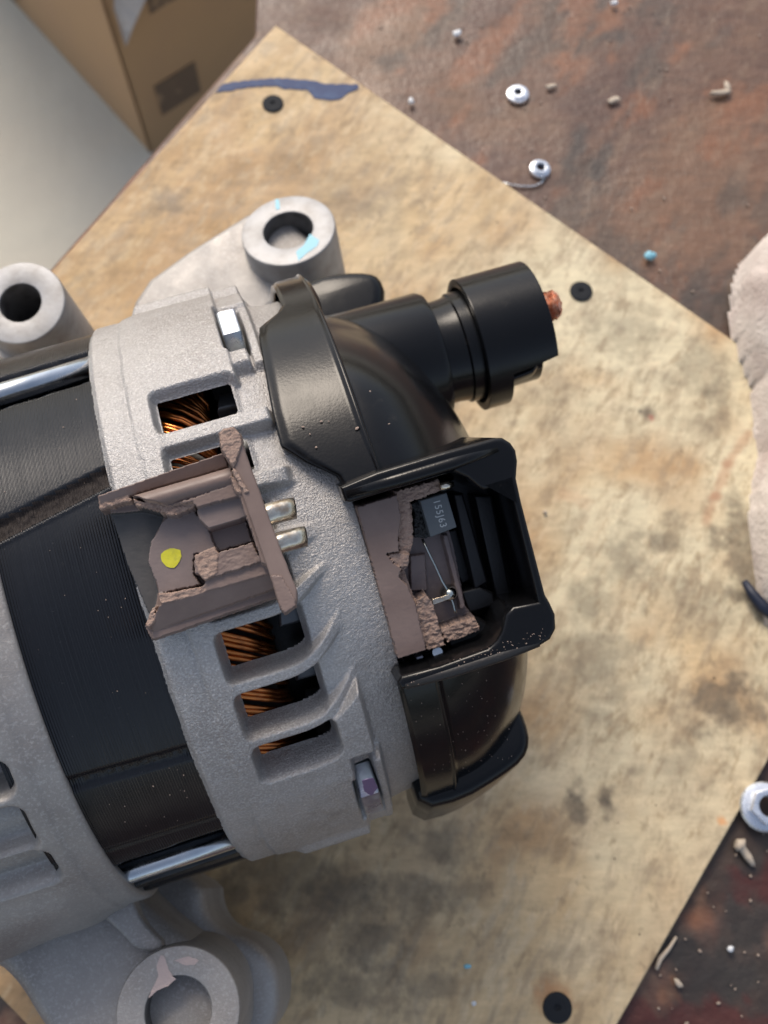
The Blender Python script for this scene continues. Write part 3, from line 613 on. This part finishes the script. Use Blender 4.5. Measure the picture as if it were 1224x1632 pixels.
# ---- terminal box of the cover (phi frame)
T = 66.5
outer = [(542, 776), (600, 752), (700, 722), (788, 698), (802, 698), (815, 706), (823, 718), (826, 735), (824, 763), (832, 800), (870, 948), (878, 962), (886, 980), (887, 1003), (878, 1020), (862, 1030), (760, 1062), (640, 1100), (633, 1088)]
inner = [(640, 1078), (700, 1062), (778, 1034), (792, 1022), (800, 1006), (806, 980), (818, 967), (858, 960), (853, 940), (812, 770), (772, 782), (762, 776), (746, 762), (724, 752), (640, 776), (560, 801), (550, 800)]
box = pprism('terminal_box', outer+inner, 38, PHB, T, black, rc, bev=.9)
# inner floor and liner of the box
pprism('box_floor', [(580, 815), (780, 745), (835, 975), (650, 1060)], 2, PHB, 45, blackdeep, rc)
pprism('fin', [(722, 788), (738, 786), (778, 928), (757, 940)], 10, PHB, 54, blackdeep, rc, bev=.5)
pprism('fin', [(756, 790), (784, 790), (815, 950), (792, 958)], 8, PHB, 52, blackdeep, rc, bev=.5)
pprism('fin', [(735, 943), (765, 935), (787, 945), (790, 965), (748, 978)], 10, PHB, 54, blackdeep, rc, bev=.6)
pprism('fin', [(706, 850), (728, 842), (752, 924), (735, 932)], 10, PHB, 50, blackdeep, rc, bev=.5)
for (pa, pb, rr_, mm_) in ((((551, 788), (640, 763), (720, 739), (792, 716)), (0), 1.45, black), (((645, 1091), (720, 1070), (800, 1044), (858, 1024)), (0), 1.2, black_rough)):
    q_ = [bl(*plane(*p, PHB, T-.9), T-.9, PHB) for p in pa]
    tube('rolled_lip', q_, [rr_*.8]+[rr_]*(len(q_)-2)+[rr_*.7], mm_, box, 20)
# ---- sleeve, connector cap and stud
YC, ZC = 36.6, 12.
c = np.array([0, YC, ZC])
lathe('terminal_sleeve', [(46, 16.2), (74.0, 16.0), (75.4, 15.3), (75.7, 14.6), (75.7, 12.9), (78.5, 12.9), (81, 13.2), (81.4, 13.8), (86, 13.9), (91, 14)], c, EX, black, rc, 72)
nA, nX = 120, 60
aa = np.linspace(0, 2*math.pi, nA, endpoint=True); xr = np.linspace(0, 1, nX)
Agr, Xr = np.meshgrid(aa, xr, indexing='ij')
# angle 0 = toward +y, 90 = toward +z ; the end is cut back where it faces down the picture
def xend(a):
    d = np.degrees(a) % 360; return 101.6-11.5*(ss(146, 151, d)*ss(262, 257, d))
def capshell(rad, x0, name, m, par, xe_f):
    xs_ = x0+(xe_f(Agr)-x0)*Xr
    V = np.stack([xs_, YC+rad*np.cos(Agr), ZC+rad*np.sin(Agr)], -1)
    o = raw(name, V.reshape(-1, 3), gridfaces(nA, nX), m, par, smooth=True); md = o.modifiers.new('t', 'SOLIDIFY'); md.thickness = .0019; md.offset = 0
    bv = o.modifiers.new('b', 'BEVEL'); bv.width = .0003; bv.segments = 2; bv.limit_method = 'ANGLE'; bv.angle_limit = R(50); return o
cap = capshell(15.7, 84.3, 'connector_cap', black, rc, xend)
lathe('cap_core', [(86, 14.2), (86.4, 15.2), (88.5, 15.2), (88.6, 13), (99, 12.8), (99.4, 12.2), (99.4, 3)], c, EX, black, cap, 60)
s_, n_ = fr(0)
prism('latch_tab', [(88, -14.2), (95.5, -13.6), (97.2, -12.4), (97, -9.6), (88, -8.5)], 3.2, np.array([0, YC-.6, ZC+5.5]), EX, EY, EZ, black, cap, bev=.6)
sp = [(95, 3.3), (107, 3.3)]
for k in range(6): sp += [(107.3+k*.62, 3.6), (107.6+k*.62, 3.2)]
sp += [(111.2, 2.9), (111.6, 2.0), (111.8, .01)]
stud = lathe('copper_stud', sp, c+np.array([-2.9, 2.4, 4.0]), EX, copper, rc, 26)
rndv = random.Random(2)
for v in stud.data.vertices:
    if v.co.x > .1: v.co += Vector([rndv.uniform(-.00028, .00028) for _ in range(3)])
# ---- regulator inside the box
def Z5(*p): return [(540+a/3.4, 680+b/3.4) for a, b in p]
RL = [
 (Z5((200, 400), (315, 350), (400, 420), (400, 740), (440, 1000), (480, 1200), (360, 1240)), 58.6, 1, .5, 0),
 (Z5((395, 590), (450, 560), (600, 560), (625, 640), (690, 970), (760, 1060), (560, 1120), (480, 1000), (390, 900), (340, 760)), 54.5, 2, .05, 0),
 (Z5((560, 585), (592, 585), (690, 980), (660, 990)), 56.5, 2, .05, 0),
 (Z5((385, 700), (470, 690), (480, 890), (390, 890)), 55.8, 2, .1, .1),
 (Z5((300, 350), (545, 275), (560, 350), (470, 385), (385, 412), (402, 480), (408, 560), (400, 640), (385, 700), (380, 755), (340, 790), (320, 600)), 60.3, 1, .9, .5),
 (Z5((412, 950), (470, 905), (512, 950), (545, 1060), (583, 1190), (480, 1218), (430, 1080)), 59.8, 1, .9, .35),
 (Z5((545, 1100), (640, 1060), (740, 1030), (772, 1105), (680, 1145), (585, 1172)), 58.8, 1, 1.0, .4),
 (Z5((92, 432), (315, 368), (338, 480), (325, 600), (330, 680), (262, 690), (300, 742), (345, 770), (328, 812), (372, 860), (420, 960), (445, 1080), (478, 1212), (320, 1264)), 61.8, 0, .06, .25),
 (Z5((262, 690), (320, 684), (385, 690), (378, 752), (340, 768), (300, 742)), 61.2, 1, .7, .2),
 (Z5((395, 410), (450, 396), (515, 592), (470, 606), (398, 600), (410, 500)), 58.2, 3, 1.2, .4),
]
allp = [plane(*p, PHB, 60) for L in RL for p in L[0]]; ax_, as_ = zip(*allp)
reg = relief('regulator', RL, PHB, (min(ax_)-1.5, max(ax_)+1.5, min(as_)-1.5, max(as_)+1.5), .13, 46, [brown, brownl, purple, resin], alt, seed=3, blur=1)
capo = pprism('capacitor', Z5((440, 402), (585, 358), (640, 545), (497, 600)), 7, PHB, 60.6, capm, reg, bev=.25)
# printed value on the capacitor, flat lettering joined into it
fc = bpy.data.curves.new('t', 'FONT'); fc.body = '155J63'; fc.size = 1; fc.align_x = 'CENTER'; fc.align_y = 'CENTER'; fc.resolution_u = 3; fc.space_character = 1.12
to = bpy.data.objects.new('t', fc); C.objects.link(to); dg = bpy.context.evaluated_depsgraph_get(); tm = bpy.data.meshes.new_from_object(to.evaluated_get(dg)); bpy.data.objects.remove(to)
A_ = np.array(plane(540+528/3.4, 680+402/3.4, PHB, 60.62)); B_ = np.array(plane(540+566/3.4, 680+540/3.4, PHB, 60.62)); dvec = B_-A_; Ln = np.linalg.norm(dvec); dvec /= Ln; up = np.array([-dvec[1], dvec[0]])
tw = max(v.co.x for v in tm.vertices)-min(v.co.x for v in tm.vertices); sc = Ln/tw; mid = (A_+B_)/2; sv, nb = fr(PHB)
for v in tm.vertices:
    q = mid+dvec*v.co.x*sc+up*v.co.y*sc*1.05; p = EX*q[0]+sv*q[1]+nb*60.64; v.co = Vector(p*.001)
bm = bmesh.new(); bm.from_mesh(capo.data); nf = len(bm.faces); bm.from_mesh(tm); bm.faces.ensure_lookup_table()
for f in bm.faces[nf:]: f.material_index = 1
bm.to_mesh(capo.data); bm.free(); capo.data.materials.append(ink)
def pt(px, py, t): x, s = plane(px, py, PHB, t); return bl(x, s, t, PHB)
zz5 = lambda a, b, t: pt(540+a/3.4, 680+b/3.4, t)
tube('lead_wire', [zz5(452, 608, 57.2), zz5(480, 670, 57.6), zz5(520, 750, 57.8), zz5(560, 838, 57.8), zz5(598, 900, 57.4), zz5(620, 960, 57.6), zz5(633, 1010, 58.2)], .26, solder, reg, 8)
sb = lathe('solder_joint', [(-2.4, .01), (-2.2, 1.3), (-1.2, 1.75), (0, 1.6), (.8, 1.1), (1.3, .5), (1.4, .01)], zz5(600, 905, 57), nb, solder, reg, 20)
pprism('terminal_strip', Z5((505, 935), (600, 908), (612, 930), (510, 968)), 1.2, PHB, 58.4, tin, reg, bev=.15)
tube('terminal_pin', [zz5(548, 325, 61), zz5(590, 316, 61), zz5(618, 312, 60.6)], [.9, .9, .5], tin, reg, 10)
# steel and brass fittings seen below the regulator
lathe('brush_terminal', [(-8, 4.6), (4, 4.6), (4.6, 4.1), (4.8, .01)], zz5(690, 1130, 50), nb, blackdeep, reg, 32)
pprism('brass_clip', Z5((758, 1060), (772, 1050), (792, 1100), (792, 1180), (778, 1192), (778, 1110)), 6, PHB, 54, tin, reg, bev=.3)
pprism('steel_clip', Z5((415, 1248), (455, 1236), (488, 1296), (446, 1312)), 3, PHB, 57, zinc, reg, bev=.4)
pprism('steel_clip', Z5((475, 1232), (505, 1225), (530, 1285), (500, 1292)), 3, PHB, 55.5, zinc, reg, bev=.4)
pprism('steel_clip', Z5((318, 1278), (355, 1270), (385, 1330), (335, 1345)), 4, PHB, 56, zinc, reg, bev=.5)
tube('steel_pin', [zz5(520, 1225, 52), zz5(535, 1222, 58)], 1.0, steel, reg, 12)
# ================================================================== BROKEN PIECE lying on the bracket
PB = -13
cen = bl(11, 2, 66, PB); wc = P0+(AX*cen[0]+AY*cen[1]+AZ*cen[2])*.001
conn = empty('broken_connector', tuple(wc), AL); tag(conn, 'broken brown plastic connector piece with a yellow dot lying on the metal bracket', 'connector')
def reparent(o, par=conn):
    for v in o.data.vertices: v.co -= Vector(cen*.001)
    o.parent = par; return o
def Z4(*p): return [(140+a/3.4, 660+b/3.4) for a, b in p]
def halfcyl(k):
    def f(X_, S_, pp):
        a = np.array(pp[0]); b = np.array(pp[1]); d = (b-a)/np.linalg.norm(b-a); n2 = np.array([-d[1], d[0]]); t = (X_-a[0])*n2[0]+(S_-a[1])*n2[1]
        lo, hi = min((np.array(q)-a) @ n2 for q in pp), max((np.array(q)-a) @ n2 for q in pp); u = np.clip((t-lo)/(hi-lo)*2-1, -1, 1); return k*(np.sqrt(np.clip(1-u*u, 0, 1))-1)
    return f
def slope(k):
    def f(X_, S_, pp):
        a = np.array(pp[0]); b = np.array(pp[1]); d = (b-a)/np.linalg.norm(b-a); n2 = np.array([-d[1], d[0]]); t = (X_-a[0])*n2[0]+(S_-a[1])*n2[1]
        vals = [(np.array(q)-a) @ n2 for q in pp]; w_ = max(abs(min(vals)), abs(max(vals))); return k*np.abs(t)/w_
    return f
CL = [
 (Z4((50, 440), (735, 205), (1040, 985), (345, 1225), (305, 1150), (335, 1090), (215, 820), (120, 530), (60, 520)), 68.5, 0, .05, .12),
 (Z4((125, 545), (310, 530), (420, 545), (400, 600), (345, 700), (345, 800), (385, 960), (370, 1040), (335, 1095), (215, 820)), 67.3, 3, .05, .1),
 (Z4((50, 440), (735, 205), (762, 278), (220, 440), (60, 522)), 72.5, 0, .05, .1, slope(-1.6)),
 (Z4((60, 490), (215, 440), (250, 470), (130, 500), (62, 520)), 71.5, 1, .8, .3),
 (Z4((220, 432), (770, 272), (805, 372), (430, 500), (330, 480), (260, 445)), 76.0, 0, .04, .2, halfcyl(3.2)),
 (Z4((240, 455), (330, 475), (430, 500), (420, 545), (330, 515), (255, 500)), 74.0, 1, 1.1, .3),
 (Z4((420, 560), (580, 525), (650, 622), (850, 570), (890, 690), (700, 742), (575, 760), (575, 870), (620, 925), (385, 975), (365, 900), (322, 800), (340, 690), (400, 590)), 70.8, 4, .05, .3),
 (Z4((660, 632), (852, 575), (892, 688), (700, 742)), 69.6, 4, .03, .1),
 (Z4((430, 498), (800, 375), (850, 450), (590, 510), (578, 492), (470, 545), (420, 545)), 75.3, 0, .06, .15),
 (Z4((400, 505), (570, 480), (580, 505), (480, 548), (420, 550)), 74.2, 1, .9, .3),
 (Z4((585, 515), (838, 448), (858, 560), (655, 622), (602, 572)), 74.0, 4, .04, .12),
 (Z4((572, 765), (688, 712), (705, 748), (892, 690), (945, 800), (830, 850), (630, 905), (612, 880), (575, 860)), 73.4, 0, .25, .25),
 (Z4((578, 765), (688, 714), (705, 750), (700, 860), (630, 905), (610, 880)), 73.6, 1, .45, .3),
 (Z4((385, 975), (620, 930), (640, 900), (950, 800), (1000, 868), (400, 1045)), 72.6, 0, .15, .25),
 (Z4((380, 975), (610, 935), (640, 950), (620, 985), (385, 1020)), 72.4, 1, .6, .3),
 (Z4((385, 1035), (1000, 862), (1020, 950), (348, 1180), (318, 1150), (350, 1090)), 72.3, 0, .05, .15, slope(-3.0)),
 (Z4((308, 1150), (345, 1050), (372, 1040), (365, 1120), (330, 1165)), 71.0, 1, .8, .3),
 (Z4((345, 1182), (1020, 948), (1042, 985), (350, 1226)), 69.2, 0, .03, .1),
 (Z4((810, 425), (880, 425), (1002, 800), (995, 842), (940, 805)), 77.2, 0, .05, .12),
 (Z4((770, 330), (850, 340), (885, 430), (810, 430), (785, 400)), 77.6, 1, .5, .3),
]
allp = [plane(*p, PB, 72) for L in CL for p in L[0]]; ax_, as_ = zip(*allp)
hs = relief('housing', CL, PB, (min(ax_)-2, max(ax_)+2, min(as_)-2, max(as_)+2), .13, 65.9, [brown, brownl, purple, smoke, mat('grey_brown_bakelite', (.18, .14, .13), .45, 0, bump=[(900, .00003, 3)], var=[(150, (.21, .16, .145), .4, .7, 4)])], None, seed=11, blur=1); reparent(hs)
fl = pprism('end_flange', Z4((705, 100), (735, 75), (790, 64), (826, 108), (848, 190), (905, 345), (1000, 610), (1060, 770), (1136, 960), (1130, 1038), (1065, 1085), (1040, 1050), (985, 870), (905, 640), (790, 300), (720, 190)), 9, PB, 78.5, brown, None, bev=.45, jag=.05); reparent(fl)
FLr = [(Z4((705, 100), (735, 75), (790, 64), (826, 108), (838, 165), (790, 300), (720, 190)), 79.0, 1, .6, .35), (Z4((770, 300), (800, 290), (880, 425), (845, 430), (800, 350)), 78.9, 1, .5, .3),
       (Z4((985, 870), (1050, 870), (1125, 1000), (1128, 1040), (1065, 1085), (1040, 1050)), 78.8, 0, .12, .15)]
allp = [plane(*p, PB, 78) for L in FLr for p in L[0]]; ax_, as_ = zip(*allp)
o = relief('broken_edge', FLr, PB, (min(ax_)-1, max(ax_)+1, min(as_)-1, max(as_)+1), .13, 76, [brown, brownl], None, seed=5); reparent(o); o.parent = fl
dot = pprism('yellow_dot', Z4((398, 755), (430, 732), (470, 727), (498, 735), (506, 770), (500, 800), (480, 825), (450, 835), (425, 828), (400, 800)), .14, PB, 70.95, yellow, None, jag=.12, smooth=False); reparent(dot)
for pl, ext in ((((965, 490), (1090, 445), (1103, 452), (1130, 545), (1022, 592)), 0), (((1035, 650), (1150, 602), (1165, 612), (1183, 685), (1058, 752)), 0)):
    pp = [plane(*q, PB, 74.5) for q in Z4(*pl)]; a = np.array(pp[0]); b = np.array(pp[1]); d_ = np.array(pp[-1])
    nu_, nv_ = 24, 20; V = []
    x0 = min(pp[0][0], pp[-1][0])-1; x1 = max(p[0] for p in pp); s0 = max(p[1] for p in pp); s1 = min(p[1] for p in pp); sv, nb_ = fr(PB)
    for i in range(nu_):
        for j in range(nv_):
            u = i/(nu_-1); v = j/(nv_-1); x = x0+(x1-x0)*u; s = s0-.4+(s1-s0+.8)*v; w2 = 2*v-1
            V.append(EX*(x-.5*(v-.5))+sv*(s)+nb_*(74.9-2.2*u**3-1.2*abs(w2)**3+.12*math.sin(u*9)))
    o = raw('terminal_blade', V, gridfaces(nu_, nv_), tin, None, smooth=True); md = o.modifiers.new('t', 'SOLIDIFY'); md.thickness = .0009; md.offset = 0; reparent(o)
# ================================================================== LOOSE THINGS
def nut(name, px, py, z, r, label, cat, hexr, hr, h, group=None, rz=0, tilt=(0, 0)):
    p = atz(px, py, z); e = empty(name, tuple(p), rz); e.rotation_euler = (tilt[0], tilt[1], rz)
    lathe('flange', [(0, hr), (0, r), (.5, r), (1.1, r*.93), (1.5, hexr*.9), (1.5, hr)], (0, 0, 0), EZ, zinc_n, e, 40)
    prism('hex_body', circ(0, 0, hexr, 6), h-1.4, (0, 0, h), EX, EY, EZ, zinc_n, e, holes=[circ(0, 0, hr, 28)], bev=.25)
    tag(e, label, cat, group); return e
zinc_n = mat('bright_zinc', (.78, .82, .88), .28, .85, bump=[(400, .0001, 3)], rvar=(200, .15, .4))
nut('flange_nut', 825, 152, BZ+.0006, 4.4, 'small silver flange nut on the rusty bench, farthest up from the alternator', 'nut', 3.3, 1.5, 2.2, 'small nuts on the rusty bench', .3)
nut('flange_nut', 860, 271, BZ+.0006, 4.1, 'small silver flange nut beside the hardboard edge with a thin clear curl', 'nut', 3.3, 1.7, 2.2, 'small nuts on the rusty bench', .9, (.1, .05))
nut('flange_nut', 1218, 1286, .0002, 7.4, 'big bright silver hex flange nut half on the board edge at right', 'nut', 5.6, 3.2, 6, None, .2, (.03, -.05))
o = tube('clear_curl', [atz(px, py, BZ+.001)*1000 for px, py in ((798, 290), (812, 294), (830, 297), (850, 297), (862, 292), (868, 284))], .35, steel, None, 8); tag(o, 'thin silver wire curl lying beside the lower small nut on the bench', 'wire')
def chip(px, py, z, l, w_, h, rz, m, label, cat='chip', seed=1):
    p = atz(px, py, z); o = blob('chip', tuple(p+np.array([0, 0, h*.0005])), .001, (l/2, w_/2, h/2), m, None, seed, .25); o.rotation_euler = (0, 0, rz); tag(o, label, cat); return o
chip(1035, 411, BZ+.001, 4, 3.6, 2.5, 0, cyanchip, 'light blue crumb on the bench above the board corner', 'crumb', 3)
chip(728, 56, BZ+.001, 3.8, 3, 2, .4, whitechip, 'grey white crumb on the bench near the top edge', 'crumb', 4)
chip(878, 139, BZ+.001, 4.8, 1.9, 1.0, .2, chipm, 'tan chip just right of the upper small nut', 'chip', 5)
chip(655, 164, BZ+.001, 2.2, 3, 2, .1, whitechip, 'small pale crumb at the upper edge of the board', 'crumb', 6)
chip(978, 161, BZ+.001, 5.5, 3, 1.4, .3, chipm, 'tan curled flake on the rusty bench between nut and scraps', 'flake', 7)
chip(978, 8, BZ+.001, 3, 2.5, 2, .3, whitechip, 'white crumb at the very top edge of the photo', 'crumb', 8)
chip(1163, 1512, BZ+.001, 2.0, 1.8, 1.5, 0, whitechip, 'white round crumb on the dark bench below the big nut', 'crumb', 9)
chip(1080, 1566, BZ+.001, 3.4, 1.5, 1.2, -.9, chipm, 'tan sliver on the dark bench corner at bottom right', 'chip', 10)
chip(755, 1599, .0004, 1.5, 1.4, 1, 0, whitechip, 'tiny white crumb on the board near the bottom edge', 'crumb', 11)
chip(745, 1540, .0004, 1.9, 1.4, 1, .3, cyanchip, 'tiny pale blue crumb on the board near the bottom edge', 'crumb', 12)
chip(868, 817, .0004, 1.4, 1.2, 1, .3, chipm, 'tiny brown crumb on the board right of the terminal box', 'crumb', 13)
chip(1148, 150, BZ+.001, 9, 2.5, 1.8, .1, chipm, 'long pale flake among the scraps at the top right', 'flake', 14)
chip(1158, 140, BZ+.001, 2.5, 5, 1.6, .2, chipm, 'short upright flake beside the long pale flake', 'flake', 16)
o = tube('shaving', [atz(px, py, BZ+.0015)*1000 for px, py in ((1046, 1545), (1052, 1528), (1066, 1512), (1078, 1493))], [.6, .8, .6, .4], chipm, None, 6); tag(o, 'thin curled shaving on the dark bench beside the board edge', 'shaving')
o = tube('small_screw', [atz(px, py, BZ+.002)*1000 for px, py in ((1172, 1344), (1181, 1347), (1183, 1352), (1192, 1365), (1201, 1379))], [1.3, 2.4, 1.2, 1.3, .7], chipm, None, 8); tag(o, 'small tan plastic plug lying below the big silver nut', 'plug')
# dust specks: stuff
bm = bmesh.new(); rd = random.Random(7)
def speck(p, r_):
    M_ = Matrix.Translation(p) @ Matrix.Rotation(rd.uniform(0, 6), 4, 'Z') @ Matrix.Diagonal((r_*rd.uniform(.6, 1.8), r_, r_*.6, 1)); bmesh.ops.create_icosphere(bm, subdivisions=1, radius=1, matrix=M_)
for k in range(110):
    px, py = rd.uniform(560, 1224), rd.uniform(0, 480); p = atz(px, py, BZ+.0006)
    speck(Vector(p), rd.choice([.00015, .0002, .0003, .0005]))
for k in range(60):
    px, py = rd.uniform(1010, 1224), rd.uniform(1250, 1632); p = atz(px, py, BZ+.0006); speck(Vector(p), rd.choice([.0002, .0003, .0005]))
me = bpy.data.meshes.new('grit'); bm.to_mesh(me); bm.free(); tag(link('grit', me, mat('grit_dust', (.32, .25, .2), .8)), kind='stuff')
bm = bmesh.new()
for k in range(60):
    p = atz(rd.uniform(420, 1150), rd.uniform(300, 1632), .0001); speck(Vector(p), rd.choice([.0001, .00018, .00028]))
me = bpy.data.meshes.new('dark_grit'); bm.to_mesh(me); bm.free(); tag(link('dark_grit', me, mat('dark_grit_dust', (.08, .05, .035), .8)), kind='stuff')
# dust on the alternator: pale crumbs on the black cover and stator
bm = bmesh.new()
def lw(v): return Vector(P0+(AX*v[0]+AY*v[1]+AZ*v[2])*.001)
for (px, py, s_) in [(483, 681, .34), (512, 672, .2), (524, 672, .16), (504, 713, .22), (569, 683, .3), (590, 624, .2), (620, 676, .22), (494, 692, .14)]:
    x, p = cyl(px, py, 64.2); speck(lw(loc_at(x, p, 64.3)), s_*.001)
for k in range(40):
    x = rd.uniform(-23, -3); p = rd.uniform(-60, 25); speck(lw(loc_at(x, p, 63.85)), rd.choice([.00005, .00008, .00011]))
for k in range(80):
    u_ = rd.random()**.6; px, py = 645+u_*225+rd.gauss(0, 3), 1087-u_*75+rd.gauss(0, 6); x, s = plane(px, py, PHB, 66.5); speck(lw(bl(x, s, 66.52, PHB)), rd.choice([.00004, .00006, .0001]))
for k in range(70):
    x = rd.uniform(40, 60); p = rd.uniform(-75, -45); speck(lw(loc_at(x, p, 64.35)), rd.choice([.00005, .00008]))
me = bpy.data.meshes.new('crumb_dust'); bm.to_mesh(me); bm.free(); tag(link('crumb_dust', me, redchip), kind='stuff')
# white cotton cloth at the right ---------------------------------
def lobe(name, outline, zc, hgt, seed):
    pts = [atz(px, py, zc) for px, py in outline]; return pts
n1, n2 = 170, 240
gx = np.linspace(.10, .30, n1); gy = np.linspace(.02, .30, n2); GX, GY = np.meshgrid(gx, gy, indexing='ij')
H = np.zeros_like(GX)-1
def cap_(cx_, cy_, rx, ry, h, rot=0):
    dx = GX-cx_; dy = GY-cy_; u = dx*math.cos(rot)+dy*math.sin(rot); v = -dx*math.sin(rot)+dy*math.cos(rot)
    d = (u/rx)**2+(v/ry)**2; return np.where(d < 1, h*np.sqrt(np.clip(1-d, 0, 1)), -1)
pA = atz(1304, 500, .02)[:2]; pB = atz(1366, 850, .02)[:2]
H = np.maximum(H, cap_(pA[0], pA[1], .021, .040, .036, .12)); pC = atz(1352, 690, .02)[:2]; H = np.maximum(H, cap_(pC[0], pC[1], .022, .05, .030, .1)); H = np.maximum(H, cap_(pB[0], pB[1], .026, .055, .036, -.02)); H = np.maximum(H, cap_(pB[0]+.04, pB[1]+.04, .05, .10, .05))
ok = H > 0
H = H+np.where(ok, .016*(fbm(GX*70+GY*30, GY*22, 4, 4)-.5)+.004*(fbm(GX*220, GY*100, 6, 4)-.5), 0)
H = np.where(ok, np.maximum(H, .0005), -.001)
m_ = ok[:-1, :-1] | ok[1:, 1:] | ok[1:, :-1] | ok[:-1, 1:]
V = np.stack([GX, GY, H], -1).reshape(-1, 3)
o = clean(raw('cotton_glove', V, gridfaces(n1, n2, m_), clothm, None, smooth=True, mm=False)); o.name = 'cotton_cloth'
tag(o, 'crumpled off white cotton cloth lying over the right end of the board', 'cloth')
o = tube('blue_cord', [atz(px, py, .004)*1000 for px, py in ((1186, 926), (1200, 948), (1214, 966), (1240, 985))], [1.1, 1.9, 2.2, 2.2], mat('dark_navy_rubber', (.008, .014, .035), .5), None, 8); tag(o, 'dark blue cord end poking out under the white cloth', 'cord')
# fuzz on the cloth is part of the cloth: short fibres
fz = []; ff = []
for k in range(16000):
    i = rd.randrange(n1); j = rd.randrange(n2)
    if not ok[i, j]: continue
    p = np.array([GX[i, j], GY[i, j], H[i, j]]); d = np.array([rd.gauss(0, 1), rd.gauss(0, 1), rd.random()]); d = d/np.linalg.norm(d)*rd.uniform(.0008, .002); s = np.array([rd.gauss(0, 1), rd.gauss(0, 1), 0]); s = s/np.linalg.norm(s)*.00006
    b = len(fz); fz += [p-s, p+s, p+d]; ff.append((b, b+1, b+2))
f_ = raw('fibres', fz, ff, clothm, o and bpy.data.objects['cotton_cloth'], mm=False); f_['kind'] = 'stuff'
